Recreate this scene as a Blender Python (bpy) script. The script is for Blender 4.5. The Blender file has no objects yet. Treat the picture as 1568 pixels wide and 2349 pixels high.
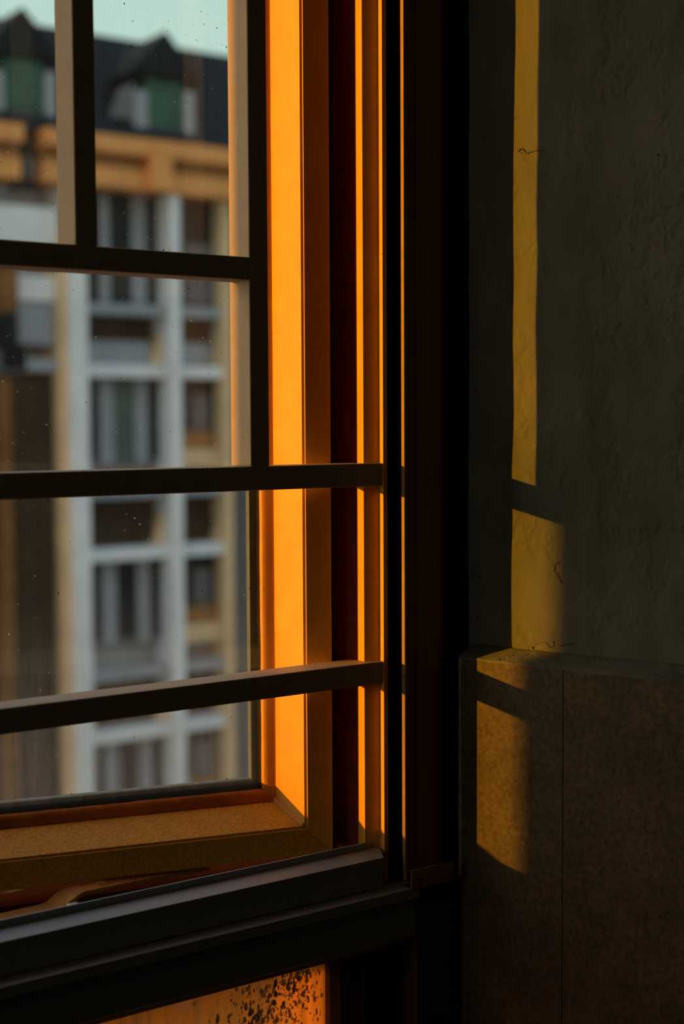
import bpy, bmesh, math, random
from mathutils import Vector, Matrix, noise as mnoise

sc = bpy.context.scene
COL = sc.collection
ZC = 1.5                       # eye height above the room floor
# ------------------------------------------------------------------ camera
FPX, PCX, PCY = 3400.0, 784.0, 1174.5
TH, PITCH, ROLL = math.radians(54.2), math.atan(209 / 3400.0), 0.005
F0 = Vector((math.cos(TH), math.sin(TH), 0)); R0 = Vector((math.sin(TH), -math.cos(TH), 0)); UP = Vector((0, 0, 1))
CF = F0 * math.cos(PITCH) - UP * math.sin(PITCH)
CU = UP * math.cos(PITCH) + F0 * math.sin(PITCH)
CAM = Vector((0, -1.1, ZC))
cam_data = bpy.data.cameras.new('camera')
cam = bpy.data.objects.new('camera', cam_data); COL.objects.link(cam)
ri = (R0 - CU * ROLL).normalized(); ui = (CU + R0 * ROLL).normalized()
m = Matrix((ri, ui, -CF)).transposed().to_4x4(); m.translation = CAM
cam.matrix_world = m
cam_data.sensor_fit = 'VERTICAL'; cam_data.sensor_height = 36.0; cam_data.sensor_width = 24.0
cam_data.lens = FPX / 2349.0 * 36.0
cam_data.clip_start = 0.02; cam_data.clip_end = 500
cam_data.dof.use_dof = True; cam_data.dof.focus_distance = 1.375; cam_data.dof.aperture_fstop = 4.0
sc.camera = cam

# ------------------------------------------------------------------ sky, sun, exposure
world = bpy.data.worlds.new('sky'); sc.world = world; world.use_nodes = True
wn = world.node_tree; wn.nodes.clear()
wo = wn.nodes.new('ShaderNodeOutputWorld'); wb = wn.nodes.new('ShaderNodeBackground')
wt = wn.nodes.new('ShaderNodeTexCoord'); wx = wn.nodes.new('ShaderNodeSeparateXYZ'); wr = wn.nodes.new('ShaderNodeValToRGB')
wn.links.new(wt.outputs['Generated'], wx.inputs[0]); wn.links.new(wx.outputs['Z'], wr.inputs[0])
wr.color_ramp.elements[0].position = 0.25; wr.color_ramp.elements[0].color = (0.46, 0.60, 0.525, 1)
wr.color_ramp.elements[1].position = 0.75; wr.color_ramp.elements[1].color = (0.41, 0.48, 0.62, 1)
# broad warm afterglow around the low sun
wd = wn.nodes.new('ShaderNodeVectorMath'); wd.operation = 'DOT_PRODUCT'; wd.inputs[1].default_value = Vector((-1, 0.4585, 0.126)).normalized()
wn.links.new(wt.outputs['Generated'], wd.inputs[0])
wg = wn.nodes.new('ShaderNodeValToRGB'); wn.links.new(wd.outputs['Value'], wg.inputs[0])
wg.color_ramp.elements[0].position = 0.55; wg.color_ramp.elements[0].color = (0, 0, 0, 1)
wg.color_ramp.elements[1].position = 1.0; wg.color_ramp.elements[1].color = (2.1, 1.0, 0.30, 1)
wg.color_ramp.interpolation = 'EASE'
wa = wn.nodes.new('ShaderNodeVectorMath'); wa.operation = 'ADD'
wn.links.new(wr.outputs[0], wa.inputs[0]); wn.links.new(wg.outputs[0], wa.inputs[1])
wn.links.new(wa.outputs[0], wb.inputs['Color']); wb.inputs['Strength'].default_value = 1.3
wn.links.new(wb.outputs[0], wo.inputs['Surface'])

SUN_DIR = Vector((1, -0.4585, -0.126)).normalized()
sd = bpy.data.lights.new('sun', 'SUN'); sd.energy = 6.2; sd.angle = math.radians(0.45); sd.color = (1.0, 0.315, 0.002)
sun = bpy.data.objects.new('sun', sd); COL.objects.link(sun)
sun.rotation_mode = 'QUATERNION'; sun.rotation_quaternion = SUN_DIR.to_track_quat('-Z', 'Y')
sun.location = (-6, 4, 4)

sc.view_settings.view_transform = 'Standard'; sc.view_settings.look = 'None'
sc.view_settings.exposure = 0.0; sc.view_settings.gamma = 1.0
sc.view_settings.use_curve_mapping = False
sc.cycles.max_bounces = 14; sc.cycles.diffuse_bounces = 8; sc.cycles.transparent_max_bounces = 24
sc.cycles.caustics_reflective = False; sc.cycles.caustics_refractive = False


# ------------------------------------------------------------------ pixel helpers (direction only; distance from a plane)
def ray(px, py):
    a = (px - PCX) / FPX; b = (py - PCY) / FPX
    return CF + R0 * (a - ROLL * b) - CU * (b + ROLL * a)
def on_y(px, py, Y):
    d = ray(px, py); return CAM + d * ((Y - CAM.y) / d.y)
def on_z(px, py, Z):
    d = ray(px, py); return CAM + d * ((Z - CAM.z) / d.z)

Z = lambda z: ZC + z          # heights are given relative to eye level below
# ------------------------------------------------------------------ materials
def mat(name):
    mt = bpy.data.materials.new(name); mt.use_nodes = True
    nt = mt.node_tree; nt.nodes.clear()
    out = nt.nodes.new('ShaderNodeOutputMaterial')
    return mt, nt, out
def node(nt, kind, **kw):
    n = nt.nodes.new(kind)
    for k, v in kw.items():
        if k in n.inputs: n.inputs[k].default_value = v
        else: setattr(n, k, v)
    return n
def ramp(nt, fac, stops):
    r = nt.nodes.new('ShaderNodeValToRGB')
    while len(r.color_ramp.elements) < len(stops): r.color_ramp.elements.new(0.5)
    for e, (p, c) in zip(r.color_ramp.elements, stops):
        e.position = p; e.color = (c if len(c) == 4 else (*c, 1))
    nt.links.new(fac, r.inputs[0]); return r
def coords(nt, scale=(1, 1, 1)):
    tc = nt.nodes.new('ShaderNodeTexCoord'); mp = nt.nodes.new('ShaderNodeMapping')
    mp.inputs['Scale'].default_value = scale
    nt.links.new(tc.outputs['Object'], mp.inputs['Vector']); return mp.outputs[0]
def noise(nt, vec, scale, detail=4, rough=0.55):
    n = node(nt, 'ShaderNodeTexNoise', Scale=scale, Detail=detail, Roughness=rough)
    nt.links.new(vec, n.inputs['Vector']); return n.outputs['Fac']
def mixc(nt, fac, a, b, mode='MIX'):
    n = nt.nodes.new('ShaderNodeMix'); n.data_type = 'RGBA'; n.blend_type = mode
    for sock, v in ((n.inputs[0], fac), (n.inputs[6], a), (n.inputs[7], b)):
        if hasattr(v, 'links'): nt.links.new(v, sock)
        elif isinstance(v, (int, float)): sock.default_value = v
        else: sock.default_value = (*v, 1) if len(v) == 3 else v
    return n.outputs[2]
def bump(nt, h, strength, dist=0.001):
    b = node(nt, 'ShaderNodeBump', Strength=strength, Distance=dist)
    nt.links.new(h, b.inputs['Height']); return b.outputs[0]

def simple(name, col, rough=0.6, var=0.12, scale=30, bmp=0.0, metallic=0.0, bscale=200, spec=0.5, detail=4):
    mt, nt, out = mat(name)
    bs = node(nt, 'ShaderNodeBsdfPrincipled', Roughness=rough, Metallic=metallic)
    bs.inputs['Specular IOR Level'].default_value = spec
    v = coords(nt)
    f = noise(nt, v, scale, detail)
    lo = tuple(max(0, c * (1 - var)) for c in col); hi = tuple(min(1, c * (1 + var)) for c in col)
    r = ramp(nt, f, [(0.3, lo), (0.7, hi)])
    nt.links.new(r.outputs[0], bs.inputs['Base Color'])
    if bmp:
        nt.links.new(bump(nt, noise(nt, v, bscale, 3), bmp, 0.0006), bs.inputs['Normal'])
    nt.links.new(bs.outputs[0], out.inputs[0])
    return mt

def paint(name, col, specks=0.62, dust=0.0, spec=0.12):
    """old stove-enamelled aluminium: faint orange peel, dark fly specks and scuffs"""
    mt, nt, out = mat(name)
    bs = node(nt, 'ShaderNodeBsdfPrincipled', Roughness=0.5)
    bs.inputs['Specular IOR Level'].default_value = spec
    v = coords(nt)
    f = noise(nt, v, 40, 5)
    base = ramp(nt, f, [(0.3, tuple(c * 0.93 for c in col)), (0.7, tuple(min(1, c * 1.05) for c in col))])
    vo = node(nt, 'ShaderNodeTexVoronoi', Scale=170.0); nt.links.new(v, vo.inputs['Vector'])
    dot = ramp(nt, vo.outputs['Distance'], [(0.05, (1, 1, 1)), (0.13, (0, 0, 0))])
    patch = ramp(nt, noise(nt, v, 9, 3), [(specks - 0.06, (0, 0, 0)), (specks + 0.06, (1, 1, 1))])
    mm = node(nt, 'ShaderNodeMath', operation='MULTIPLY')
    nt.links.new(dot.outputs[0], mm.inputs[0]); nt.links.new(patch.outputs[0], mm.inputs[1])
    c1 = mixc(nt, mm.outputs[0], base.outputs[0], (0.05, 0.025, 0.01))
    scuff = ramp(nt, noise(nt, coords(nt, (1, 1, 0.25)), 120, 3), [(0.66, (0, 0, 0)), (0.74, (1, 1, 1))])
    p2 = ramp(nt, noise(nt, v, 5, 2), [(0.52, (0, 0, 0)), (0.65, (1, 1, 1))])
    m2 = node(nt, 'ShaderNodeMath', operation='MULTIPLY'); nt.links.new(scuff.outputs[0], m2.inputs[0]); nt.links.new(p2.outputs[0], m2.inputs[1])
    m3 = node(nt, 'ShaderNodeMath', operation='MULTIPLY'); nt.links.new(m2.outputs[0], m3.inputs[0]); m3.inputs[1].default_value = 0.45
    c2 = mixc(nt, m3.outputs[0], c1, tuple(c * 0.45 for c in col))
    if dust:
        d = ramp(nt, noise(nt, v, 420, 4, 0.7), [(0.35, (0, 0, 0)), (0.7, (1, 1, 1))])
        dm = node(nt, 'ShaderNodeMath', operation='MULTIPLY'); nt.links.new(d.outputs[0], dm.inputs[0]); dm.inputs[1].default_value = dust
        c2 = mixc(nt, dm.outputs[0], c2, tuple(c * 0.35 for c in col))
    nt.links.new(c2, bs.inputs['Base Color'])
    nt.links.new(bump(nt, noise(nt, v, 500, 3), 0.15, 0.0004), bs.inputs['Normal'])
    nt.links.new(bs.outputs[0], out.inputs[0]); return mt

M = {}
M['paint'] = paint('tan_enamel', (0.82, 0.50, 0.09))
M['paint_dusty'] = paint('tan_enamel_dusty', (0.78, 0.46, 0.07), dust=0.7)
M['frame_grey'] = paint('grey_beige_enamel', (0.31, 0.37, 0.40), dust=0.35, spec=0.6)
M['redshade'] = simple('dark_red_shade', (0.20, 0.035, 0.012), 0.8, 0.2, 60, 0.2)  # dark red that puts the stile's shade into the colour
M['flange'] = simple('olive_flange', (0.34, 0.25, 0.12), 0.6, 0.15, 60)
M['felt'] = simple('black_felt', (0.006, 0.005, 0.004), 1.0, 0.3, 200, 0.0, spec=0.0)
M['bar'] = paint('bar_enamel', (0.45, 0.38, 0.28), specks=0.58)
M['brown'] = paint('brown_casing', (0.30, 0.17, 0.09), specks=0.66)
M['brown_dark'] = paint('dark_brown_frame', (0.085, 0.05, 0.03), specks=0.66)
M['darkgap'] = simple('shaded_recess', (0.03, 0.026, 0.022), 0.9)  # near-black colour stands for the shade in the frame gaps
M['silicone'] = simple('aged_silicone', (0.72, 0.36, 0.09), 0.55, 0.12, 30, 0.1, bscale=90)
M['silicone_dark'] = simple('dark_brown_silicone', (0.38, 0.15, 0.035), 0.8, 0.3, 30, 0.2, bscale=90, spec=0.1)  # darker brown version for the rail gaskets
M['rubber'] = simple('tape_rubber', (0.05, 0.10, 0.12), 0.6, 0.2, 60)
M['pile'] = simple('brush_pile', (0.10, 0.085, 0.05), 0.95, 0.5, 900, 0.8, bscale=1500)
M['steel'] = simple('stay_steel', (0.40, 0.22, 0.06), 0.5, 0.25, 220, 0.1, metallic=0.2, spec=0.2)
M['zinc'] = simple('screw_zinc', (0.62, 0.60, 0.55), 0.4, 0.1, 100, metallic=0.3)

def plaster():
    mt, nt, out = mat('grey_plaster')
    bs = node(nt, 'ShaderNodeBsdfPrincipled', Roughness=0.85); bs.inputs['Specular IOR Level'].default_value = 0.2
    v = coords(nt)
    a = ramp(nt, noise(nt, v, 3.2, 6, 0.6), [(0.28, (0.112, 0.143, 0.138)), (0.55, (0.168, 0.204, 0.200)), (0.75, (0.200, 0.250, 0.238))])
    b = ramp(nt, noise(nt, coords(nt, (1, 1, 0.35)), 26, 5, 0.65), [(0.3, (0.72, 0.72, 0.72)), (0.7, (1.08, 1.08, 1.08))])
    c = mixc(nt, 1.0, a.outputs[0], b.outputs[0], 'MULTIPLY')
    vo = node(nt, 'ShaderNodeTexVoronoi', Scale=75.0); nt.links.new(v, vo.inputs['Vector'])
    pit = ramp(nt, vo.outputs['Distance'], [(0.06, (1, 1, 1)), (0.14, (0, 0, 0))])
    pm = ramp(nt, noise(nt, v, 6.5, 3), [(0.53, (0, 0, 0)), (0.62, (1, 1, 1))])
    mm = node(nt, 'ShaderNodeMath', operation='MULTIPLY'); nt.links.new(pit.outputs[0], mm.inputs[0]); nt.links.new(pm.outputs[0], mm.inputs[1])
    c = mixc(nt, mm.outputs[0], c, (0.03, 0.03, 0.025))
    nt.links.new(c, bs.inputs['Base Color'])
    h = node(nt, 'ShaderNodeMath', operation='ADD')
    n1 = noise(nt, v, 55, 6, 0.6); n2 = ramp(nt, noise(nt, v, 9, 5, 0.7), [(0.45, (0, 0, 0)), (0.52, (1, 1, 1))])
    nt.links.new(n1, h.inputs[0]); nt.links.new(n2.outputs[0], h.inputs[1])
    s = node(nt, 'ShaderNodeMath', operation='SUBTRACT'); nt.links.new(h.outputs[0], s.inputs[0]); nt.links.new(mm.outputs[0], s.inputs[1])
    nt.links.new(bump(nt, s.outputs[0], 0.8, 0.0012), bs.inputs['Normal'])
    nt.links.new(bs.outputs[0], out.inputs[0]); return mt
def stone():
    mt, nt, out = mat('brown_dado_stone')
    bs = node(nt, 'ShaderNodeBsdfPrincipled', Roughness=0.6); bs.inputs['Specular IOR Level'].default_value = 0.3
    v = coords(nt)
    a = ramp(nt, noise(nt, v, 14, 7, 0.68), [(0.30, (0.052, 0.048, 0.038)), (0.5, (0.096, 0.088, 0.070)), (0.72, (0.138, 0.126, 0.100))])
    b = ramp(nt, noise(nt, v, 190, 4, 0.7), [(0.36, (0.55, 0.55, 0.55)), (0.62, (1.1, 1.1, 1.1))])
    c = mixc(nt, 1.0, a.outputs[0], b.outputs[0], 'MULTIPLY')
    d = ramp(nt, noise(nt, v, 95, 5, 0.75), [(0.60, (0, 0, 0)), (0.70, (1, 1, 1))])
    dm = node(nt, 'ShaderNodeMath', operation='MULTIPLY'); nt.links.new(d.outputs[0], dm.inputs[0]); dm.inputs[1].default_value = 0.6
    c = mixc(nt, dm.outputs[0], c, (0.012, 0.010, 0.008))
    nt.links.new(c, bs.inputs['Base Color'])
    nt.links.new(bump(nt, noise(nt, v, 160, 5), 0.3, 0.0006), bs.inputs['Normal'])
    nt.links.new(bs.outputs[0], out.inputs[0]); return mt
M['plaster'] = plaster(); M['stone'] = stone()
M['mortar'] = simple('pale_mortar', (0.22, 0.20, 0.15), 0.9, 0.3, 90, 0.6)
M['roomwall'] = simple('dim_room_plaster', (0.03, 0.03, 0.03), 0.9, 0.1, 4)
M['roomfloor'] = simple('dark_boards', (0.02, 0.017, 0.015), 0.6, 0.3, 6)
M['darksill'] = simple('dark_outer_sill', (0.040, 0.013, 0.005), 0.9, 0.2, 12, 0.2, spec=0.0)
M['outerstone'] = simple('outer_stone', (0.42, 0.36, 0.27), 0.9, 0.2, 12, 0.4)

def glass(name, tint, haze, hcol, gloss, speck=0.0, streak=True):
    """window glass: see-through, faint reflection, film of dust that scatters light, specks of dirt"""
    mt, nt, out = mat(name)
    v = coords(nt)
    tr = node(nt, 'ShaderNodeBsdfTransparent', Color=(*tint, 1))
    gl = node(nt, 'ShaderNodeBsdfGlossy', Roughness=0.02)
    mx = nt.nodes.new('ShaderNodeMixShader'); mx.inputs[0].default_value = gloss
    nt.links.new(tr.outputs[0], mx.inputs[1]); nt.links.new(gl.outputs[0], mx.inputs[2])
    df = node(nt, 'ShaderNodeBsdfDiffuse', Color=(*hcol, 1)); tl = node(nt, 'ShaderNodeBsdfTranslucent', Color=(*hcol, 1))
    dx = nt.nodes.new('ShaderNodeMixShader'); dx.inputs[0].default_value = 0.85
    nt.links.new(df.outputs[0], dx.inputs[1]); nt.links.new(tl.outputs[0], dx.inputs[2])
    n1 = noise(nt, coords(nt, (1, 1, 0.06)), 130, 4, 0.7)
    hz = ramp(nt, n1, [(0.3, (haze * 0.55,) * 3), (0.75, (haze * 1.5,) * 3)])
    fac = hz.outputs[0]
    if streak:                # film of dirt thickens toward the bottom of the pane
        sx = nt.nodes.new('ShaderNodeSeparateXYZ'); nt.links.new(v, sx.inputs[0])
        mr = node(nt, 'ShaderNodeMapRange'); nt.links.new(sx.outputs['Z'], mr.inputs['Value'])
        mr.inputs['From Min'].default_value = Z(-0.36); mr.inputs['From Max'].default_value = Z(-0.15); mr.inputs['To Min'].default_value = 11.0; mr.inputs['To Max'].default_value = 1.0
        mz = node(nt, 'ShaderNodeMath', operation='MULTIPLY'); nt.links.new(fac, mz.inputs[0]); nt.links.new(mr.outputs[0], mz.inputs[1]); fac = mz.outputs[0]
    if speck:
        vo = node(nt, 'ShaderNodeTexVoronoi', Scale=95.0); nt.links.new(v, vo.inputs['Vector'])
        dot = ramp(nt, vo.outputs['Distance'], [(0.05, (1, 1, 1)), (0.10, (0, 0, 0))])
        pm = ramp(nt, noise(nt, v, 22, 3), [(0.5, (0, 0, 0)), (0.6, (1, 1, 1))])
        mm = node(nt, 'ShaderNodeMath', operation='MULTIPLY'); nt.links.new(dot.outputs[0], mm.inputs[0]); nt.links.new(pm.outputs[0], mm.inputs[1])
        m2 = node(nt, 'ShaderNodeMath', operation='MULTIPLY'); nt.links.new(mm.outputs[0], m2.inputs[0]); m2.inputs[1].default_value = speck
        m3 = node(nt, 'ShaderNodeMath', operation='ADD', use_clamp=True); nt.links.new(fac, m3.inputs[0]); nt.links.new(m2.outputs[0], m3.inputs[1])
        fac = m3.outputs[0]
    fx = nt.nodes.new('ShaderNodeMixShader')
    nt.links.new(fac, fx.inputs[0]); nt.links.new(mx.outputs[0], fx.inputs[1]); nt.links.new(dx.outputs[0], fx.inputs[2])
    nt.links.new(fx.outputs[0], out.inputs[0]); return mt
M['glass'] = glass('dusty_window_glass', (0.93, 0.97, 0.97), 0.008, (0.50, 0.60, 0.68), 0.03, 0.45)
M['fogged'] = glass('fogged_wet_glass', (0.44, 0.46, 0.45), 0.62, (0.95, 0.52, 0.10), 0.04, 0.0, False)
mt, nt, out = mat('water_drop')
bs = node(nt, 'ShaderNodeBsdfPrincipled', Roughness=0.05, IOR=1.33); bs.inputs['Transmission Weight'].default_value = 1.0
nt.links.new(bs.outputs[0], out.inputs[0]); M['water'] = mt


# ------------------------------------------------------------------ object helpers
def tag(o, label=None, cat=None, group=None, kind=None):
    if label: o['label'] = label
    if cat: o['category'] = cat
    if group: o['group'] = group
    if kind: o['kind'] = kind
    return o
def empty(name, loc=(0, 0, 0)):
    o = bpy.data.objects.new(name, None); COL.objects.link(o); o.location = loc; o.empty_display_size = 0.05
    return o
def link(name, bm, material, parent=None, bevel=0.0, smooth=False, segs=2):
    bmesh.ops.recalc_face_normals(bm, faces=bm.faces)
    if bevel:
        es = [e for e in bm.edges if len(e.link_faces) == 2 and e.calc_face_angle(0) > 0.5]
        bmesh.ops.bevel(bm, geom=es, offset=bevel, segments=segs, profile=0.6, affect='EDGES', clamp_overlap=True)
    me = bpy.data.meshes.new(name); bm.to_mesh(me); bm.free()
    me.materials.append(material)
    if smooth:
        for p in me.polygons: p.use_smooth = True
    o = bpy.data.objects.new(name, me); COL.objects.link(o)
    if parent is not None:
        o.parent = parent
        o.matrix_parent_inverse = Matrix.Translation(-parent.location)
    return o
def prism(pts, a, b, axis):
    """extrude a closed outline between a and b; axis z: pts are (x,y); axis x: pts are (y,z)"""
    bm = bmesh.new()
    f = (lambda p, t: (p[0], p[1], t)) if axis == 'z' else ((lambda p, t: (t, p[0], p[1])) if axis == 'x' else (lambda p, t: (p[0], t, p[1])))
    v0 = [bm.verts.new(f(p, a)) for p in pts]; v1 = [bm.verts.new(f(p, b)) for p in pts]
    bm.faces.new(v0); bm.faces.new(list(reversed(v1)))
    n = len(pts)
    for i in range(n): bm.faces.new((v0[i], v0[(i + 1) % n], v1[(i + 1) % n], v1[i]))
    return bm
def box(x0, x1, y0, y1, z0, z1):
    return prism([(x0, y0), (x1, y0), (x1, y1), (x0, y1)], z0, z1, 'z')
def disc(c, axis, r, h, seg=20):
    bm = bmesh.new(); bmesh.ops.create_cone(bm, cap_ends=True, segments=seg, radius1=r, radius2=r * 0.8, depth=h)
    q = Vector(axis).normalized().to_track_quat('Z', 'Y')
    for v in bm.verts: v.co = q @ v.co + Vector(c)
    return bm

ZB, ZT = -0.441, 1.20         # window opening: sill line and head

# ------------------------------------------------------------------ the setting: room shell
K = Vector((0.9376, -0.010, 0)); WD = Vector((0.306, -0.952, 0)).normalized(); WN = Vector((-0.952, -0.306, 0)).normalized()
def wallpt(s, t, z):          # along the splayed reveal, out from its face, height
    p = K + WD * s + WN * t; return Vector((p.x, p.y, Z(z)))
def wall_block(s0, s1, t0, t1, z0, z1):
    bm = bmesh.new(); vs = []
    for z in (z0, z1):
        vs.append([bm.verts.new(wallpt(s, t, z)) for s, t in ((s0, t0), (s1, t0), (s1, t1), (s0, t1))])
    bm.faces.new(vs[0]); bm.faces.new(list(reversed(vs[1])))
    for i in range(4): bm.faces.new((vs[0][i], vs[0][(i + 1) % 4], vs[1][(i + 1) % 4], vs[1][i]))
    return bm
# splayed plaster wall with gently uneven face
def uneven_wall():
    bm = bmesh.new(); NS, NZ = 130, 150; s0, s1, z0, z1 = 0.0, 0.95, -0.222, 1.1
    grid = []
    for i in range(NS + 1):
        row = []
        for j in range(NZ + 1):
            s = s0 + (s1 - s0) * i / NS; z = z0 + (z1 - z0) * j / NZ
            h = 0.0018 * mnoise.fractal(Vector((s * 6, 3.1, z * 5)), 1.0, 2.0, 4) + 0.0010 * mnoise.noise(Vector((s * 30, 9.2, z * 16)))
            row.append(bm.verts.new(wallpt(s, h, z)))
        grid.append(row)
    for i in range(NS):
        for j in range(NZ): bm.faces.new((grid[i][j], grid[i + 1][j], grid[i + 1][j + 1], grid[i][j + 1]))
    return bm
wr_ = tag(link('wall_right', uneven_wall(), M['plaster'], smooth=True), kind='structure')
bm = wall_block(0.0, 2.75, -0.25, -0.004, -ZC, 1.35)
tag(link('wall_core', bm, M['plaster'], wr_))
bm = wall_block(0.95, 2.75, -0.01, 0.0, -0.222, 1.35)
tag(link('plaster_face', bm, M['plaster'], wr_))
# dado: stone slabs with a sloping mortar ledge on top
DT = 0.026
SL = [0.0065, 0.1165, 0.52, 0.93, 1.34, 1.75, 2.16, 2.57]
rnd = random.Random(4)
for i in range(len(SL) - 1):
    s0, s1 = SL[i] + 0.0004, SL[i + 1] - 0.0004
    bm = bmesh.new(); N = 44 if i < 2 else 6; back = []; front = []
    for j in range(N + 1):
        z = -0.2268 - j * (ZC - 0.2268) / N
        if i == 0:
            z = -0.2268 - (j / N) * 0.42 if j < N else -ZC
        chip = (0.0012 * mnoise.noise(Vector((z * 140, 1.7, 0))) + 0.0012 * mnoise.noise(Vector((z * 47, 5.7, 0)))) if i == 0 else 0
        front.append([bm.verts.new(wallpt(s0 + abs(chip), DT, z)), bm.verts.new(wallpt(s1, DT, z))])
        back.append([bm.verts.new(wallpt(s0, 0.0005, z)), bm.verts.new(wallpt(s1, 0.0005, z))])
    for j in range(N):
        bm.faces.new((front[j][0], front[j][1], front[j + 1][1], front[j + 1][0]))
        bm.faces.new((back[j][0], back[j][1], back[j + 1][1], back[j + 1][0]))
        for q in (0, 1): bm.faces.new((front[j][q], back[j][q], back[j + 1][q], front[j + 1][q]))
    for j in (0, N): bm.faces.new((front[j][0], front[j][1], back[j][1], back[j][0]))
    link('stone_slab', bm, M['stone'], wr_)
bm = bmesh.new(); rows = []
for j in range(140):
    s = 0.0045 + j * 0.012
    e = 0.0009 * mnoise.noise(Vector((s * 60, 2.2, 0)))
    rows.append([bm.verts.new(wallpt(s, t, z)) for t, z in ((0.0, -0.2168 + e), (0.004, -0.2178 + e), (DT - 0.003, -0.2245), (DT + 0.0006, -0.2262 + e), (DT + 0.0002, -0.2285 + 1.5 * e), (0.0, -0.2285))])
for a_, b_ in zip(rows, rows[1:]):
    for q in range(6): bm.faces.new((a_[q], a_[(q + 1) % 6], b_[(q + 1) % 6], b_[q]))
bm.faces.new(rows[0]); bm.faces.new(list(reversed(rows[-1])))
link('dado_ledge', bm, M['plaster'], wr_)
# a thin ragged run of pale mortar closing the end of the dado
bm = bmesh.new(); rows = []
for j in range(110):
    z = -0.229 - j * 0.0042
    w = 0.0025 + 0.0012 * mnoise.noise(Vector((z * 120, 0.3, 4))) + 0.0012 * mnoise.noise(Vector((z * 37, 0.3, 9)))
    rows.append([bm.verts.new(wallpt(s, t, z)) for s, t in ((0.0030, 0.0), (0.0030, DT - 0.002), (0.0048, DT + 0.0008), (0.0056 + w, DT + 0.0006), (0.0064, 0.0))])
for a_, b_ in zip(rows, rows[1:]):
    for q in range(5): bm.faces.new((a_[q], a_[(q + 1) % 5], b_[(q + 1) % 5], b_[q]))
bm.faces.new(rows[0]); bm.faces.new(list(reversed(rows[-1])))
link('mortar_edge', bm, M['mortar'], wr_)

# hairline cracks standing slightly proud of the plaster skim
def on_wall(px, py):
    d = ray(px, py); return CAM + d * (((K - CAM).dot(WN) - 0.0) / d.dot(WN))
for pts in ([(1284, 1288), (1274, 1296), (1272, 1310), (1280, 1322), (1286, 1334), (1294, 1340)], [(1190, 1455), (1200, 1468), (1208, 1482), (1216, 1486)],
            [(1232, 1478), (1250, 1472), (1262, 1486), (1272, 1480), (1268, 1466)], [(1282, 1482), (1300, 1478), (1322, 1474)], [(1186, 348), (1196, 340), (1206, 352), (1228, 346), (1250, 344)]):
    bm = bmesh.new(); rings = []; rr = random.Random(len(pts))
    dense = []
    for (a0, b0), (a1, b1) in zip(pts, pts[1:]):
        for q in range(4): dense.append((a0 + (a1 - a0) * q / 4 + rr.uniform(-1, 1), b0 + (b1 - b0) * q / 4 + rr.uniform(-1, 1)))
    for (a0, b0) in dense:
        c = on_wall(a0, b0); w_ = 0.0007 * rr.uniform(0.5, 1.2)
        rings.append([bm.verts.new(c + WD * w_ * math.cos(t_) + UP * w_ * math.sin(t_) * 0.8 + WN * (0.0007 + w_ * 0.5 * math.cos(t_ * 2))) for t_ in (0, 1.57, 3.14, 4.71)])
    for a_, b_ in zip(rings, rings[1:]):
        for q in range(4): bm.faces.new((a_[q], a_[(q + 1) % 4], b_[(q + 1) % 4], b_[q]))
    bm.faces.new(rings[0]); bm.faces.new(list(reversed(rings[-1])))
    link('plaster_crack', bm, M['plaster'], wr_)

YO = 0.3446                    # outer face of the thick masonry
XL = 0.0                       # mullion between this light and the next
XM = -1.50                     # left edge of the masonry opening
def frame_wall(x0, x1, z0, z1, y0, y1): return box(x0, x1, y0, y1, Z(z0), Z(z1))
ww = tag(link('wall_window', frame_wall(-2.6, XM, -ZC, 1.35, -0.012, YO), M['outerstone']), kind='structure')
link('wall_pier', frame_wall(0.9395, 2.3, -ZC, 1.35, 0.0, YO), M['outerstone'], ww)
for nm_, b_ in (('outer_wall_above', (-2.6, 14, -0.01, YO, 1.46, 9.0)), ('outer_wall_beside', (2.31, 14, -0.01, YO, -11.0, 1.455)), ('outer_wall_below', (-2.6, 2.3, -0.01, YO, -11.0, -ZC - 0.11))):
    link(nm_, box(b_[0], b_[1], b_[2], b_[3], Z(b_[4]), Z(b_[5])), M['outerstone'], ww)
link('lintel', frame_wall(XM, 0.9395, ZT, 1.35, -0.012, YO), M['outerstone'], ww)
link('apron_wall', frame_wall(XM, 0.9395, -ZC, -1.05, -0.012, YO), M['outerstone'], ww)
link('sun_stop_pier', frame_wall(-2.3, XM, -ZC, 2.6, YO, 0.3446 - 0.4585 * XM), M['outerstone'], ww)  # unseen pier added; its outer edge cuts off the sun
link('outer_sill', prism([(0.0805, Z(-0.4345)), (0.0805, Z(-0.4295)), (0.17, Z(-0.4330)), (0.17, Z(-0.4380))], XM, 0.9395, 'x'), M['darksill'], ww)
for nm, (x0, x1, y0, y1, z0, z1), mm_ in (
        ('wall_back', (-2.6, 2.4, -3.6, -3.45, -ZC, 1.35), 'roomwall'),
        ('floor', (-2.75, 2.4, -3.6, YO, -ZC - 0.1, -ZC), 'roomfloor'), ('ceiling', (-2.75, 2.4, -3.6, YO, 1.35, 1.45), 'roomwall')):
    tag(link(nm, box(x0, x1, y0, y1, Z(z0), Z(z1)), M[mm_]), kind='structure')

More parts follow.
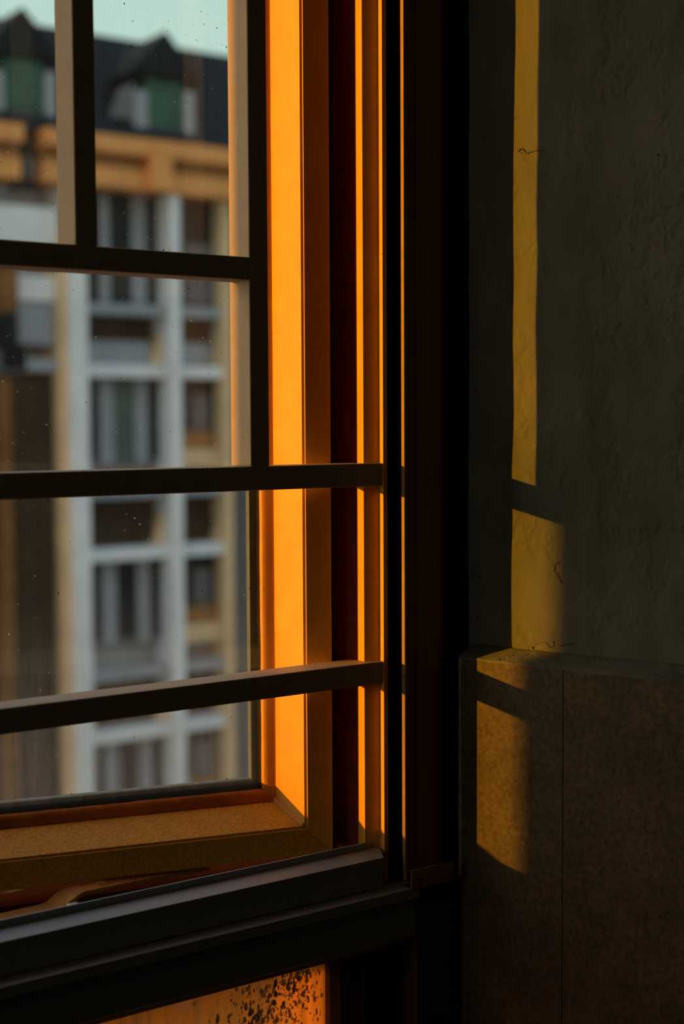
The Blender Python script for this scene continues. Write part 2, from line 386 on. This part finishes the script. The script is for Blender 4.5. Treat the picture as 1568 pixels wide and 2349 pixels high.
# left wall with an unseen second window added as ambient fill
wl = tag(link('wall_left', box(-2.75, -2.6, -3.6, -0.88, Z(-ZC), Z(1.35)), M['roomwall']), kind='structure')
for y0, y1, z0, z1 in ((-0.88, -0.10, -ZC, -0.20), (-0.88, -0.10, 1.2, 1.35), (-0.10, YO, -ZC, 1.35)):
    link('wall_piece', box(-2.75, -2.6, y0, y1, Z(z0), Z(z1)), M['roomwall'], wl)
link('sun_block_wall', box(-8.0, -2.75, 0.0, YO, Z(-ZC), Z(2.6)), M['outerstone'], ww)  # unseen block added to keep direct sun out of the left window
w2 = tag(empty('added_window', (-2.67, -0.59, Z(-0.20))), kind='structure')
for y0, y1, z0, z1 in ((-0.88, -0.83, -0.20, 1.2), (-0.15, -0.10, -0.20, 1.2), (-0.83, -0.15, -0.20, -0.15), (-0.83, -0.15, 1.15, 1.2), (-0.51, -0.47, -0.15, 1.15)):
    link('frame', box(-2.70, -2.64, y0, y1, Z(z0), Z(z1)), M['paint'], w2)
for y0, y1 in ((-0.83, -0.51), (-0.47, -0.15)):
    link('pane', box(-2.675, -2.671, y0, y1, Z(-0.15), Z(1.15)), M['glass'], w2)

# ------------------------------------------------------------------ the window frame
win = tag(empty('window_1', (0.45, 0, Z(ZB))), kind='structure')
mm3 = lambda pts: [(x / 1000, y / 1000) for x, y in pts]
JB = -0.4372
link('jamb', prism(mm3([(825.8, 10.5), (840.2, 6), (840.2, -1), (845.2, -1), (845.2, 27), (878, 27), (878, 80), (825.8, 80)]), Z(JB), Z(ZT), 'z'), M['paint'], win, 0.0006)
link('track_flange', prism(mm3([(856.2, -12.5), (859.6, -12.5), (859.6, 26.9), (856.2, 26.9)]), Z(JB), Z(ZT), 'z'), M['flange'], win, 0.0008)
link('felt_strip', prism(mm3([(855.5, -7.8), (856.1, -7.8), (856.1, 26.9), (855.5, 26.9)]), Z(JB), Z(ZT), 'z'), M['felt'], win)
link('jamb_casing', prism(mm3([(859.7, -9.5), (871, -9.5), (871.3, -9), (871.9, -9), (872.2, -9.5), (884, -9.5), (884.3, -9.1), (884.9, -9.1), (885.2, -9.5), (897, -9.5), (898, -8.5), (905, -7.5), (908, -5), (908, 26.9), (859.7, 26.9)]), Z(-0.4370), Z(ZT), 'z'), M['brown'], win)
link('jamb_backing', prism(mm3([(878.2, 27.1), (939, 27.1), (939, 80), (878.2, 80)]), Z(-1.05), Z(ZT), 'z'), M['darkgap'], win)
link('red_shade_strip', prism(mm3([(825.0, 21.4), (825.7, 21.0), (825.7, 59.5), (825.0, 59.5)]), Z(-0.4275), Z(ZT - 0.05), 'z'), M['redshade'], win)  # strip coloured as the shaded outer part of the jamb face
link('track_bed', box(XL + 0.04, 0.8255, 0.0088, 0.0800, Z(-0.4279), Z(-0.4270)), M['darksill'], win)
M['chip'] = simple('bare_chip', (0.16, 0.15, 0.10), 0.8, 0.2, 80)
for px_, py_, r_ in ((985, 1279, 0.0032), (983, 1337, 0.0009), (968, 1300, 0.0006)):
    c = on_y(px_, py_, -0.0096)
    bm = disc((c.x, c.y, c.z), (0, -1, 0), r_, 0.0003, 14)
    for v in bm.verts: v.co.z = c.z + (v.co.z - c.z) * 1.35
    link('paint_chip', bm, M['chip'], win)
# woolly brush pile in the track: ragged thin strip
bm = bmesh.new(); rr = random.Random(7)
NZP = 520
for j in range(NZP):
    z = -0.436 + j * (ZT + 0.43) / NZP * 0.72
    for q in range(3):
        x = 0.8475 + 0.0055 * rr.random(); L = 0.012 + 0.006 * rr.random(); w = 0.0004
        dz = rr.uniform(-.002, .002); dx = rr.uniform(-.0012, .0012); y = 0.0265
        a_ = bm.verts.new((x - w, y, Z(z))); b_ = bm.verts.new((x + w, y, Z(z))); c_ = bm.verts.new((x + dx, y - L, Z(z + dz)))
        d_ = bm.verts.new((x, y, Z(z + 2 * w)))
        bm.faces.new((a_, b_, c_)); bm.faces.new((b_, d_, c_)); bm.faces.new((d_, a_, c_))
tag(link('brush_pile', bm, M['pile'], win), kind='stuff')
# bottom rail: sloping top strip, thin upstand, drop face
bm = prism([(0.0062, Z(-0.4046)), (-0.014, Z(-0.4085)), (-0.014, Z(-0.4362)), (0.080, Z(-0.4362)), (0.080, Z(-0.428)), (0.0085, Z(-0.428))], XL + 0.04, 0.8400, 'x')
for v in bm.verts:
    if v.co.x > 0.8 and v.co.y < 0: v.co.x -= 0.0105
link('bottom_rail', bm, M['frame_grey'], win, 0.0004)
link('rail_upstand', prism([(0.0064, Z(-0.4046)), (0.0064, Z(-0.3982)), (0.0082, Z(-0.3982)), (0.0082, Z(-0.4275)), (0.0066, Z(-0.4275))], XL + 0.04, 0.8255, 'x'), M['frame_grey'], win, 0.0004)
# lower member with the ledge, groove and front face
link('sill_member', prism([(-0.0150, Z(-0.4374)), (-0.0150, Z(-0.4394)), (-0.0172, Z(-0.4394)), (-0.0172, Z(-0.4374)), (-0.0320, Z(-0.4374)), (-0.0325, Z(-0.4470)), (-0.0265, Z(-0.4490)), (-0.0265, Z(-0.4850)), (-0.0200, Z(-0.4880)), (-0.0180, Z(-0.4930)), (0.080, Z(-0.4930)), (0.080, Z(-0.4374))], XL + 0.04, 0.858, 'x'), M['frame_grey'], win, 0.0005)
# sub-sill end piece with an upturned lip
link('sill_end_clip', prism([(-0.0325, Z(-0.4390)), (-0.0325, Z(-0.4200)), (-0.0310, Z(-0.4200)), (-0.0310, Z(-0.4374)), (-0.0140, Z(-0.4374)), (-0.0140, Z(-0.4390))], 0.8482, 0.900, 'x'), M['brown'], win, 0.0004)
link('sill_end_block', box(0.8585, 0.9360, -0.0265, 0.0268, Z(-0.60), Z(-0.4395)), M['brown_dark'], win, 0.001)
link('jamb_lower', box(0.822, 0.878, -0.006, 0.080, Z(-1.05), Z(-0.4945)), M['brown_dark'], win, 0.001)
# left side and head of the frame, out of the picture
link('mullion', box(XL, XL + 0.04, -0.006, 0.080, Z(-1.05), Z(ZT)), M['paint'], win, 0.001)
link('jamb', box(XM, XM + 0.05, -0.006, 0.080, Z(-1.05), Z(ZT)), M['paint'], win, 0.001)
link('frame_head', box(XM + 0.05, XL, -0.006, 0.080, Z(ZT - 0.05), Z(ZT)), M['paint'], win, 0.001)
link('bottom_rail', box(XM + 0.05, XL, -0.006, 0.080, Z(-0.494), Z(-0.4046)), M['paint'], win, 0.001)
link('upper_pane', box(XM + 0.05, XL, 0.040, 0.044, Z(-0.4046), Z(ZT - 0.05)), M['glass'], win)
link('lower_pane', box(XM + 0.05, XL, 0.0095, 0.0135, Z(-1.05), Z(-0.494)), M['fogged'], win)
link('sky_stop_strip', box(0.8180, 0.8257, 0.060, 0.074, Z(-0.4279), Z(ZT - 0.05)), M['darkgap'], win)  # unseen strip added to keep sky light out of the hinge gap
link('frame_head', box(XL + 0.04, 0.8226, -0.006, 0.080, Z(ZT - 0.05), Z(ZT)), M['paint'], win, 0.001)
# lower fixed light: stile, beads, fogged pane with condensation
PX0, PX1 = XL + 0.04, 0.8215
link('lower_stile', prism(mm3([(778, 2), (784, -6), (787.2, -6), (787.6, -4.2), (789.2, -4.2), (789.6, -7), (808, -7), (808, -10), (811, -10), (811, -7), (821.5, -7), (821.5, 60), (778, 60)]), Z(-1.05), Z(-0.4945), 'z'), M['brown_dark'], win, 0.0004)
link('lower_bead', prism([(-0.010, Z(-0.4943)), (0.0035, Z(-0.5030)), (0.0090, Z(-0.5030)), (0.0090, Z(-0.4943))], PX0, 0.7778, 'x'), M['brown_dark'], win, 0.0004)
pane = link('lower_pane', box(PX0, 0.7795, 0.0095, 0.0135, Z(-1.05), Z(-0.4942)), M['fogged'], win)
bm = bmesh.new(); rr = random.Random(11); cnt = 0
while cnt < 800:
    x = 0.775 - abs(rr.gauss(0, 0.075)); z = -0.505 - 0.10 * rr.random()
    band = math.exp(-((x - (0.735 - (-(z) - 0.505) * 0.75)) / 0.040) ** 2)
    if x < 0.55 or rr.random() > 0.12 + band: continue
    r = 0.0007 + 0.0019 * rr.random() ** 3; st = 1.0 + 1.1 * rr.random()
    ret = bmesh.ops.create_icosphere(bm, subdivisions=1, radius=1.0)
    for v in ret['verts']:
        k = 1.0 if v.co.z < 0 else 0.75
        v.co = Vector((x + v.co.x * r * k, 0.0095 + v.co.y * r * 0.6, Z(z) + v.co.z * r * st))
    cnt += 1
tag(link('condensation_drops', bm, M['water'], pane, smooth=True), kind='stuff')

# ------------------------------------------------------------------ guard grille in front of the sash
gr = tag(empty('window_grille', (0.45, 0.015, Z(ZB))), 'dark square bar grille fixed across the inside of the window', 'grille')
BD = 0.030
def hbar(x0, x1, z0, z1, notch):
    pts = [(x0, 0), (x1, 0), (x1, BD), (x0, BD)]
    if notch: pts = [(x0, 0), (0.8401, 0), (0.8401, 0.0058), (0.8257, 0.0103), (0.8257, BD), (x0, BD)]
    return prism(pts, Z(z0), Z(z1), 'z')
BT, BB = -0.0395, -0.0608
CT, CB = -0.2260, -0.2470
AT, AB = 0.1425, 0.1228
link('bar', hbar(XL + 0.041, 0.84, BB, BT, True), M['bar'], gr, 0.0012)
link('bar', hbar(XL + 0.041, 0.84, CB, CT, True), M['bar'], gr, 0.0012)
EX0, EX1 = 0.6953, 0.7148
DX0, DX1 = 0.5308, 0.5500
link('bar', prism([(EX0, 0), (EX1, 0), (EX1, BD + 0.003), (EX0, BD + 0.003)], Z(BT), Z(ZT - 0.05), 'z'), M['bar'], gr, 0.0012)
link('bar', prism([(DX0, 0), (DX1, 0), (DX1, BD + 0.003), (DX0, BD + 0.003)], Z(AT), Z(ZT - 0.05), 'z'), M['bar'], gr, 0.0012)
link('bar', hbar(XL + 0.041, EX0, AB, AT, False), M['bar'], gr, 0.0012)
link('bar', prism([(0.366, 0), (0.385, 0), (0.385, BD), (0.366, BD)], Z(AT), Z(ZT - 0.05), 'z'), M['bar'], gr, 0.0012)

# ------------------------------------------------------------------ outward opening casement sash
SA = math.radians(14.5)
SQ = Vector((0.7787, 0.0428, 0)); SX = Vector((math.cos(SA), -math.sin(SA), 0)); SN = Vector((math.sin(SA), math.cos(SA), 0))
SW, SZB, SZT = 0.70, -0.3825, 1.10
sash = tag(empty('casement_sash', (SQ.x, SQ.y, Z(SZB - 0.029))), 'tan casement sash swung outward with a dusty glass pane', 'window sash')
def spt(u, y, z):
    p = SQ - SX * (u / 1000) + SN * (y / 1000); return Vector((p.x, p.y, Z(z)))
def sash_side(name, prof, side, material, bev=0.0, wob=0.0, nseg=1, smooth=False):
    """one mitred side of the sash; prof is (inset from the groove line, depth) in mm"""
    bm = bmesh.new(); rings = []
    for i in range(nseg + 1):
        t = i / nseg; ring = []
        for q, (u, y) in enumerate(prof):
            c = {'r': ((u, SZB + u / 1000), (u, SZT - u / 1000)), 'l': ((SW * 1000 - u, SZB + u / 1000), (SW * 1000 - u, SZT - u / 1000)),
                 'b': ((u, SZB + u / 1000), (SW * 1000 - u, SZB + u / 1000)), 't': ((u, SZT - u / 1000), (SW * 1000 - u, SZT - u / 1000))}[side]
            ua = c[0][0] + (c[1][0] - c[0][0]) * t; za = c[0][1] + (c[1][1] - c[0][1]) * t
            if wob and 0 < q < len(prof) - 1:
                w = wob * mnoise.fractal(Vector((t * nseg * 0.33, q * 1.7, ord(side[0]))), 1.0, 2.0, 3)
                if side in 'rl': ua += w
                else: za += w / 1000
            ring.append(bm.verts.new(spt(ua, y, za)))
        rings.append(ring)
    n = len(prof)
    for a_, b_ in zip(rings, rings[1:]):
        for q in range(n): bm.faces.new((a_[q], a_[(q + 1) % n], b_[(q + 1) % n], b_[q]))
    bm.faces.new(rings[0]); bm.faces.new(list(reversed(rings[-1])))
    return link(name, bm, material, sash, bev, smooth)
PROF = [(-28, -1.6), (-2.7, -1.6), (-2.4, 0.0), (0, 0), (17, 36), (17, 52), (-28, 52)]
GASK = [(16.6, 35.2), (18.5, 35.4), (21, 36.2), (24, 36.4), (27, 37.8), (29.2, 40.0), (16.6, 40.0)]
TAPE = [(17, 44.2), (38, 44.2), (39, 46), (39, 52), (17, 52)]
for sd_, nm in (('r', 'stile'), ('l', 'stile'), ('b', 'rail'), ('t', 'rail')):
    link_m = M['paint'] if nm == 'stile' else M['paint_dusty']
    sash_side(nm, PROF, sd_, link_m, 0.0003)
    sash_side('glazing_gasket', GASK, sd_, M['silicone'] if nm == 'stile' else M['silicone_dark'], 0, 0.35, 120 if sd_ in 'rb' else 4, True)
    sash_side('outer_bead', TAPE, sd_, M['rubber'], 0.0004)
# smear of silicone along the mitre
bm = bmesh.new(); rings = []
for i in range(26):
    t = i / 25; u = 19 - 18 * t; y = 37.5 - 37 * t
    c = spt(u, y, SZB + u / 1000)
    dirp = (SX * 0.7 + Vector((0, 0, -0.7)))
    r = 0.0042 * (1 - 0.35 * t) * (1 + 0.3 * mnoise.noise(Vector((i * 0.7, 0, 3))))
    a1 = (SX * 0.5 + Vector((0, 0, 0.86))).normalized(); a2 = (-SN * 0.9 + Vector((0, 0, 0.2)) - SX * 0.3).normalized()
    rings.append([bm.verts.new(c + a1 * r * math.cos(q * math.pi / 4) * 0.95 + a2 * r * 0.35 * math.sin(q * math.pi / 4)) for q in range(8)])
for a_, b_ in zip(rings, rings[1:]):
    for q in range(8): bm.faces.new((a_[q], a_[(q + 1) % 8], b_[(q + 1) % 8], b_[q]))
bm.faces.new(rings[0]); bm.faces.new(list(reversed(rings[-1])))
link('silicone_smear', bm, M['silicone'], sash, smooth=True)
bm = bmesh.new()
vs = []
for y in (40.1, 44.1):
    vs.append([bm.verts.new(spt(u, y, z)) for u, z in ((18, SZB + .018), (SW * 1000 - 18, SZB + .018), (SW * 1000 - 18, SZT - .018), (18, SZT - .018))])
bm.faces.new(vs[0]); bm.faces.new(list(reversed(vs[1])))
for i in range(4): bm.faces.new((vs[0][i], vs[0][(i + 1) % 4], vs[1][(i + 1) % 4], vs[1][i]))
link('glass_pane', bm, M['glass'], sash)
M['dirt'] = simple('fly_specks', (0.012, 0.012, 0.010), 0.9, 0.2, 50)
M['dust'] = simple('pale_dust_specks', (0.55, 0.62, 0.62), 0.9, 0.2, 50)
for nm, mt_, cnt_, seed in (('dirt_specks', 'dirt', 240, 3), ('dust_specks', 'dust', 420, 5)):
    bm = bmesh.new(); rr = random.Random(seed)
    for _ in range(cnt_):
        u = 32 + 310 * rr.random() ** (1.5 if nm == 'dirt_specks' else 1.0); z = -0.345 + 0.80 * rr.random()
        if rr.random() < 0.3: z = 0.1 + 0.35 * rr.random()
        a_ = 0.00022 + 0.00045 * rr.random() ** 3; b_ = a_ * (1 + 1.6 * rr.random() ** 2)
        c = spt(u, 39.9, z)
        ret = bmesh.ops.create_icosphere(bm, subdivisions=1, radius=1.0)
        for v in ret['verts']:
            q = v.co.copy(); v.co = c + SX * q.x * a_ + SN * q.y * a_ * 0.4 + Vector((0, 0, q.z * b_))
    tag(link(nm, bm, M[mt_], sash), kind='stuff')
# ------------------------------------------------------------------ friction stay under the sash
stay = tag(empty('window_stay', (0.55, 0.07, Z(-0.428))), 'cranked metal window stay arm under the open sash', 'window stay')
AD = (on_z(330, 2018, Z(-0.413)) - on_z(20, 2086, Z(-0.413))); AD.z = 0; AD.normalize(); AN = Vector((-AD.y, AD.x, 0))
A0 = on_z(132, 2058, Z(-0.415)); A0.z = 0
bm = bmesh.new(); ring = []
path = [(-0.28, -0.4255), (-0.012, -0.4225), (-0.004, -0.4215), (0.004, -0.4165), (0.012, -0.4128), (0.020, -0.4112), (0.035, -0.4112), (0.15, -0.4135)]
for s, z in path:
    c = A0 + AD * s; hw = 0.0135 if s < 0.02 else 0.011
    ring.append([bm.verts.new(Vector((c.x, c.y, Z(z))) + AN * w + Vector((0, 0, dz))) for w, dz in ((-hw, 0), (hw, 0), (hw, -0.0036), (-hw, -0.0036))])
for a_, b_ in zip(ring, ring[1:]):
    for q in range(4): bm.faces.new((a_[q], a_[(q + 1) % 4], b_[(q + 1) % 4], b_[q]))
bm.faces.new(ring[0]); bm.faces.new(list(reversed(ring[-1])))
link('arm', bm, M['steel'], stay, 0.0004)
c = A0 + AD * 0.043
link('rivet', disc((c.x, c.y, Z(-0.4106)), (0, 0, 1), 0.0055, 0.0014), M['steel'], stay)
c = on_z(166, 2070, Z(-0.417)); link('screw', disc((c.x, c.y, Z(-0.4225)), (0, 0, 1), 0.0065, 0.010), M['zinc'], stay, 0.0012, True)


# ------------------------------------------------------------------ outside: street and the building opposite
FY = 23.0
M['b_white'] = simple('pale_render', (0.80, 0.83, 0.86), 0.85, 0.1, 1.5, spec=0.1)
M['b_grey'] = simple('grey_render', (0.33, 0.36, 0.40), 0.85, 0.1, 1.5, spec=0.1)
M['b_ochre'] = simple('ochre_stone', (0.80, 0.36, 0.12), 0.85, 0.15, 2, spec=0.1)
M['b_beige'] = simple('beige_stone', (0.80, 0.58, 0.34), 0.85, 0.12, 2, spec=0.1)
M['b_dark'] = simple('dark_glazing', (0.010, 0.017, 0.022), 0.35, 0.2, 3, spec=0.1)
M['b_brown'] = simple('dark_brown_recess', (0.045, 0.030, 0.016), 0.7, 0.25, 3, spec=0.1)
M['b_rust'] = simple('rust_brown', (0.22, 0.10, 0.03), 0.7, 0.25, 3, spec=0.1)
M['b_slate'] = simple('dark_slate', (0.007, 0.014, 0.017), 0.7, 0.3, 3, spec=0.1)
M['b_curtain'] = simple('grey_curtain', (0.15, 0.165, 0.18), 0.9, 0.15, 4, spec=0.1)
M['b_green'] = simple('green_blind', (0.10, 0.14, 0.12), 0.8, 0.2, 4, spec=0.1)
M['b_copper'] = simple('verdigris', (0.05, 0.12, 0.085), 0.8, 0.25, 3, spec=0.1)
M['b_ochredk'] = simple('ochre_frieze', (0.34, 0.17, 0.06), 0.85, 0.15, 2, spec=0.1)
M['street'] = simple('grey_paving', (0.09, 0.10, 0.11), 0.9, 0.2, 1)
GZ = -11.0
st = tag(link('street', box(-60, 90, -60, 60, Z(GZ - 0.3), Z(GZ)), M['street']), kind='structure')
bld = tag(empty('townhouse', (13, FY, Z(GZ))), 'pale multi-storey townhouse with dormered dark roof seen through the glass', 'building')
def prect(name, material, x0, x1, y0, y1, dep=0.0, th=0.3, dx=0.0, parent=None, dz=0.0):
    """a block of the facade given by its outline in the photograph, on the facade plane"""
    xm = 0.5 * (x0 + x1); Yp = FY + dep
    xa = on_y(x0, 0.5 * (y0 + y1), Yp).x; xb = on_y(x1, 0.5 * (y0 + y1), Yp).x
    za = on_y(xm, y1, Yp).z; zb = on_y(xm, y0, Yp).z
    return link(name, box(xa + dx, xb + dx, Yp, Yp + th, za + dz, zb + dz), M[material], parent or bld)
fx = lambda px: on_y(px, 950, FY).x
fz = lambda py: on_y(300, py, FY).z
WALLY = FY + 0.55
# body behind everything
link('wall', box(-2, 32, WALLY, WALLY + 8, Z(GZ), fz(430)), M['b_grey'], bld)
MODW = fx(530) - fx(130) - 0.001
FLOOR = fz(870) - fz(1288)
def module(dx):
    P = lambda *a, **k: prect(*a, dx=dx, **k)
    # vertical pieces
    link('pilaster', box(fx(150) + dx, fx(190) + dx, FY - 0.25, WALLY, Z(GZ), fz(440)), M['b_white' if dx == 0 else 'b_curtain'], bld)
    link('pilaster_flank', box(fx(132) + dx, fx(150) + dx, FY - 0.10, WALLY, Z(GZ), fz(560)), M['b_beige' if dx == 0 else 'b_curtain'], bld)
    link('pillar', box(fx(382) + dx, fx(406) + dx, FY - 0.2, WALLY, Z(GZ), fz(440)), M['b_white'], bld)
    link('pillar', box(fx(508) + dx, fx(527) + dx, FY - 0.1, WALLY, Z(GZ), fz(440)), M['b_beige'], bld)
    for fl in range(0, 4):
        o = -fl * FLOOR
        # wide bay: window with three dark lights between pale mullions
        w = P('window', 'b_curtain', 196, 380, 868, 1064, dep=0.35, th=0.1, dz=o)
        for a_, b_, mt_ in ((196, 226, 'b_dark'), (264, 308, 'b_green' if fl == 0 else 'b_dark'), (342, 372, 'b_dark')):
            P('pane', mt_, a_, b_, 872, 1050, dep=0.32, th=0.03, parent=w, dz=o)
        P('mullion', 'b_grey', 228, 262, 868, 1064, dep=0.28, th=0.06, parent=w, dz=o)
        P('mullion', 'b_grey', 310, 340, 868, 1064, dep=0.28, th=0.06, parent=w, dz=o)
        # narrow bay
        w = P('window', 'b_dark', 410, 505, 870, 985, dep=0.3, th=0.1, dz=o)
        P('transom', 'b_curtain', 440, 480, 905, 985, dep=0.26, th=0.03, parent=w, dz=o)
        P('panel', 'b_ochredk', 410, 505, 990, 1030, dep=0.2, th=0.2, dz=o)
        P('panel', 'b_beige', 410, 510, 1030, 1072, dep=0.1, th=0.3, dz=o)
        # string course above the windows and recess over it
        P('string_course', 'b_white', 192, 510, 838, 866, dep=-0.05, th=0.5, dz=o)
        P('lintel_band', 'b_grey', 192, 510, 700, 724, dep=-0.05, th=0.5, dz=o)
        P('recess', 'b_brown', 196, 345, 726, 780, dep=0.4, th=0.1, dz=o)  # dark brown face paints in the shade of the recess
        P('recess', 'b_brown', 410, 490, 726, 785, dep=0.4, th=0.1, dz=o)
        sp = P('spandrel', 'b_grey' if fl <= 0 else 'b_brown', 196, 345, 782, 836, dep=0.3, th=0.2, dz=o)
        P('spandrel', 'b_grey' if fl <= 0 else 'b_brown', 410, 490, 787, 836, dep=0.3, th=0.2, dz=o)
        for a_, b_, t_ in ((346, 382, 742), (486, 508, 752)):
            Yr = FY + 0.18; xa, xb = on_y(a_, 800, Yr).x + dx, on_y(b_, 800, Yr).x + dx; za, zb = on_y(b_, 838, Yr).z + o, on_y(b_, t_, Yr).z + o
            link('reveal', prism([(xa, za), (xb, za), (xb, zb), (xa + 0.6 * (xb - xa), zb - 0.25 * (zb - za))], Yr, Yr + 0.3, 'y'), M['b_beige'], bld)  # beige wedge drawn in the outline of a low sun patch
module(0.0); module(MODW); module(2 * MODW)
# upper storey tops, directly beneath the cornice
for a_, b_, mt_ in ((196, 224, 'b_dark'), (228, 252, 'b_grey'), (256, 298, 'b_dark'), (302, 336, 'b_grey'), (340, 366, 'b_dark'), (412, 496, 'b_dark')):
    w = prect('window', mt_, a_, b_, 446, 698, dep=0.3, th=0.2)
    if a_ == 412: prect('curtain', 'b_curtain', 426, 494, 560, 698, dep=0.27, th=0.02, parent=w)
# left end: pale panels over a dark brown bay with a rust column
prect('panel', 'b_white', -60, 132, 470, 560, dep=0.0, th=0.5)
prect('panel', 'b_white', 42, 132, 632, 690, dep=0.0, th=0.5)
prect('panel', 'b_grey', 42, 132, 690, 790, dep=0.05, th=0.5)
prect('sill_band', 'b_slate', 20, 60, 790, 845, dep=-0.05, th=0.3)
prect('sill_band', 'b_grey', 62, 132, 822, 852, dep=-0.05, th=0.5)
prect('column', 'b_rust', 8, 36, 560, 716, dep=-0.3, th=0.5)
prect('column', 'b_slate', 8, 36, 716, 800, dep=-0.3, th=0.5)
prect('dark_bay', 'b_brown', -260, 130, 856, 2500, dep=0.1, th=0.4)
prect('column', 'b_rust', 12, 40, 870, 2500, dep=-0.1, th=0.2)
# cornice in mouldings
def band(nm, mt_, py0, py1, dep, x0, x1):
    link(nm, box(x0, x1, FY + dep, WALLY + 0.3, fz(py1), fz(py0)), M[mt_], bld)
for x0, x1 in ((fx(95), 32), (-2, fx(42))):
    band('cornice', 'b_ochre', 326, 364, -0.45, x0, x1)
    band('frieze', 'b_ochredk', 364, 396, -0.20, x0, x1)
    band('architrave', 'b_ochre', 396, 440, -0.30, x0, x1)
prect('downpipe_bay', 'b_slate', 42, 95, 300, 430, dep=0.1, th=0.5)
prect('pane', 'b_curtain', 58, 92, 360, 410, dep=0.05, th=0.05)
# blocks breaking forward along the cornice
for a_ in (350,): prect('cornice_block', 'b_ochre', a_, a_ + 45, 340 + (a_ - 345) * .08, 436 + (a_ - 345) * .08, dep=-0.5, th=0.3)
# mansard roof
zc_, zr_ = fz(326), on_y(275, 88, FY + 2.2).z
link('roof', prism([(FY - 0.1, zc_), (FY + 2.2, zr_), (FY + 8, zr_ + 0.3), (FY + 8, zc_)], -2, 32, 'x'), M['b_slate'], bld)
def dormer(cx, w, dxn):
    """gabled dormer, width from the photograph; pale surround with a green blind"""
    y0 = FY + 0.35
    d = empty('dormer', (cx, y0, zc_)); d.parent = bld; d.matrix_parent_inverse = Matrix.Translation(-bld.location)
    zb, ze, zp = zc_ + 0.12, zc_ + 1.35, on_y(400, 82, y0).z
    def sub(nm, bm, mt_):
        o = link(nm, bm, M[mt_]); o.parent = d; o.matrix_parent_inverse = Matrix.Translation(-Vector((cx, y0, zc_)))
    sub('dormer_cheek', box(cx - w / 2, cx + w / 2, y0, y0 + 2.5, zb, ze), 'b_slate')
    sub('dormer_roof', prism([(cx - w / 2 - .12, ze - .05), (cx + w / 2 + .12, ze - .05), (cx, zp)], y0 - 0.2, y0 + 2.6, 'y'), 'b_slate')
    sub('dormer_surround', box(cx - w / 2, cx - w / 2 + .28, y0 - .12, y0, zb, ze - .35), 'b_grey')
    sub('dormer_surround', box(cx + w / 2 - .2, cx + w / 2, y0 - .12, y0, zb, ze - .25), 'b_grey')
    sub('dormer_sill', box(cx - w / 2, cx + w / 2, y0 - .14, y0, zb, zb + .22), 'b_grey')
    sub('dormer_blind', box(cx - w / 2 + .28, cx + w / 2 - .2, y0 - .06, y0, zb + .22, ze - .1), 'b_copper')
    # volute beside the dormer
    sub('dormer_volute', prism([(cx - w / 2 - .42, zb + .35), (cx - w / 2, zb + .35), (cx - w / 2, zb + 1.0), (cx - w / 2 - .2, zb + .9)], y0 - .1, y0 + .1, 'y'), 'b_curtain')
dormer(fx(400), 1.25, 0)
dormer(fx(78), 1.25, 0)
dormer(fx(400) + 3.4, 1.25, 0)
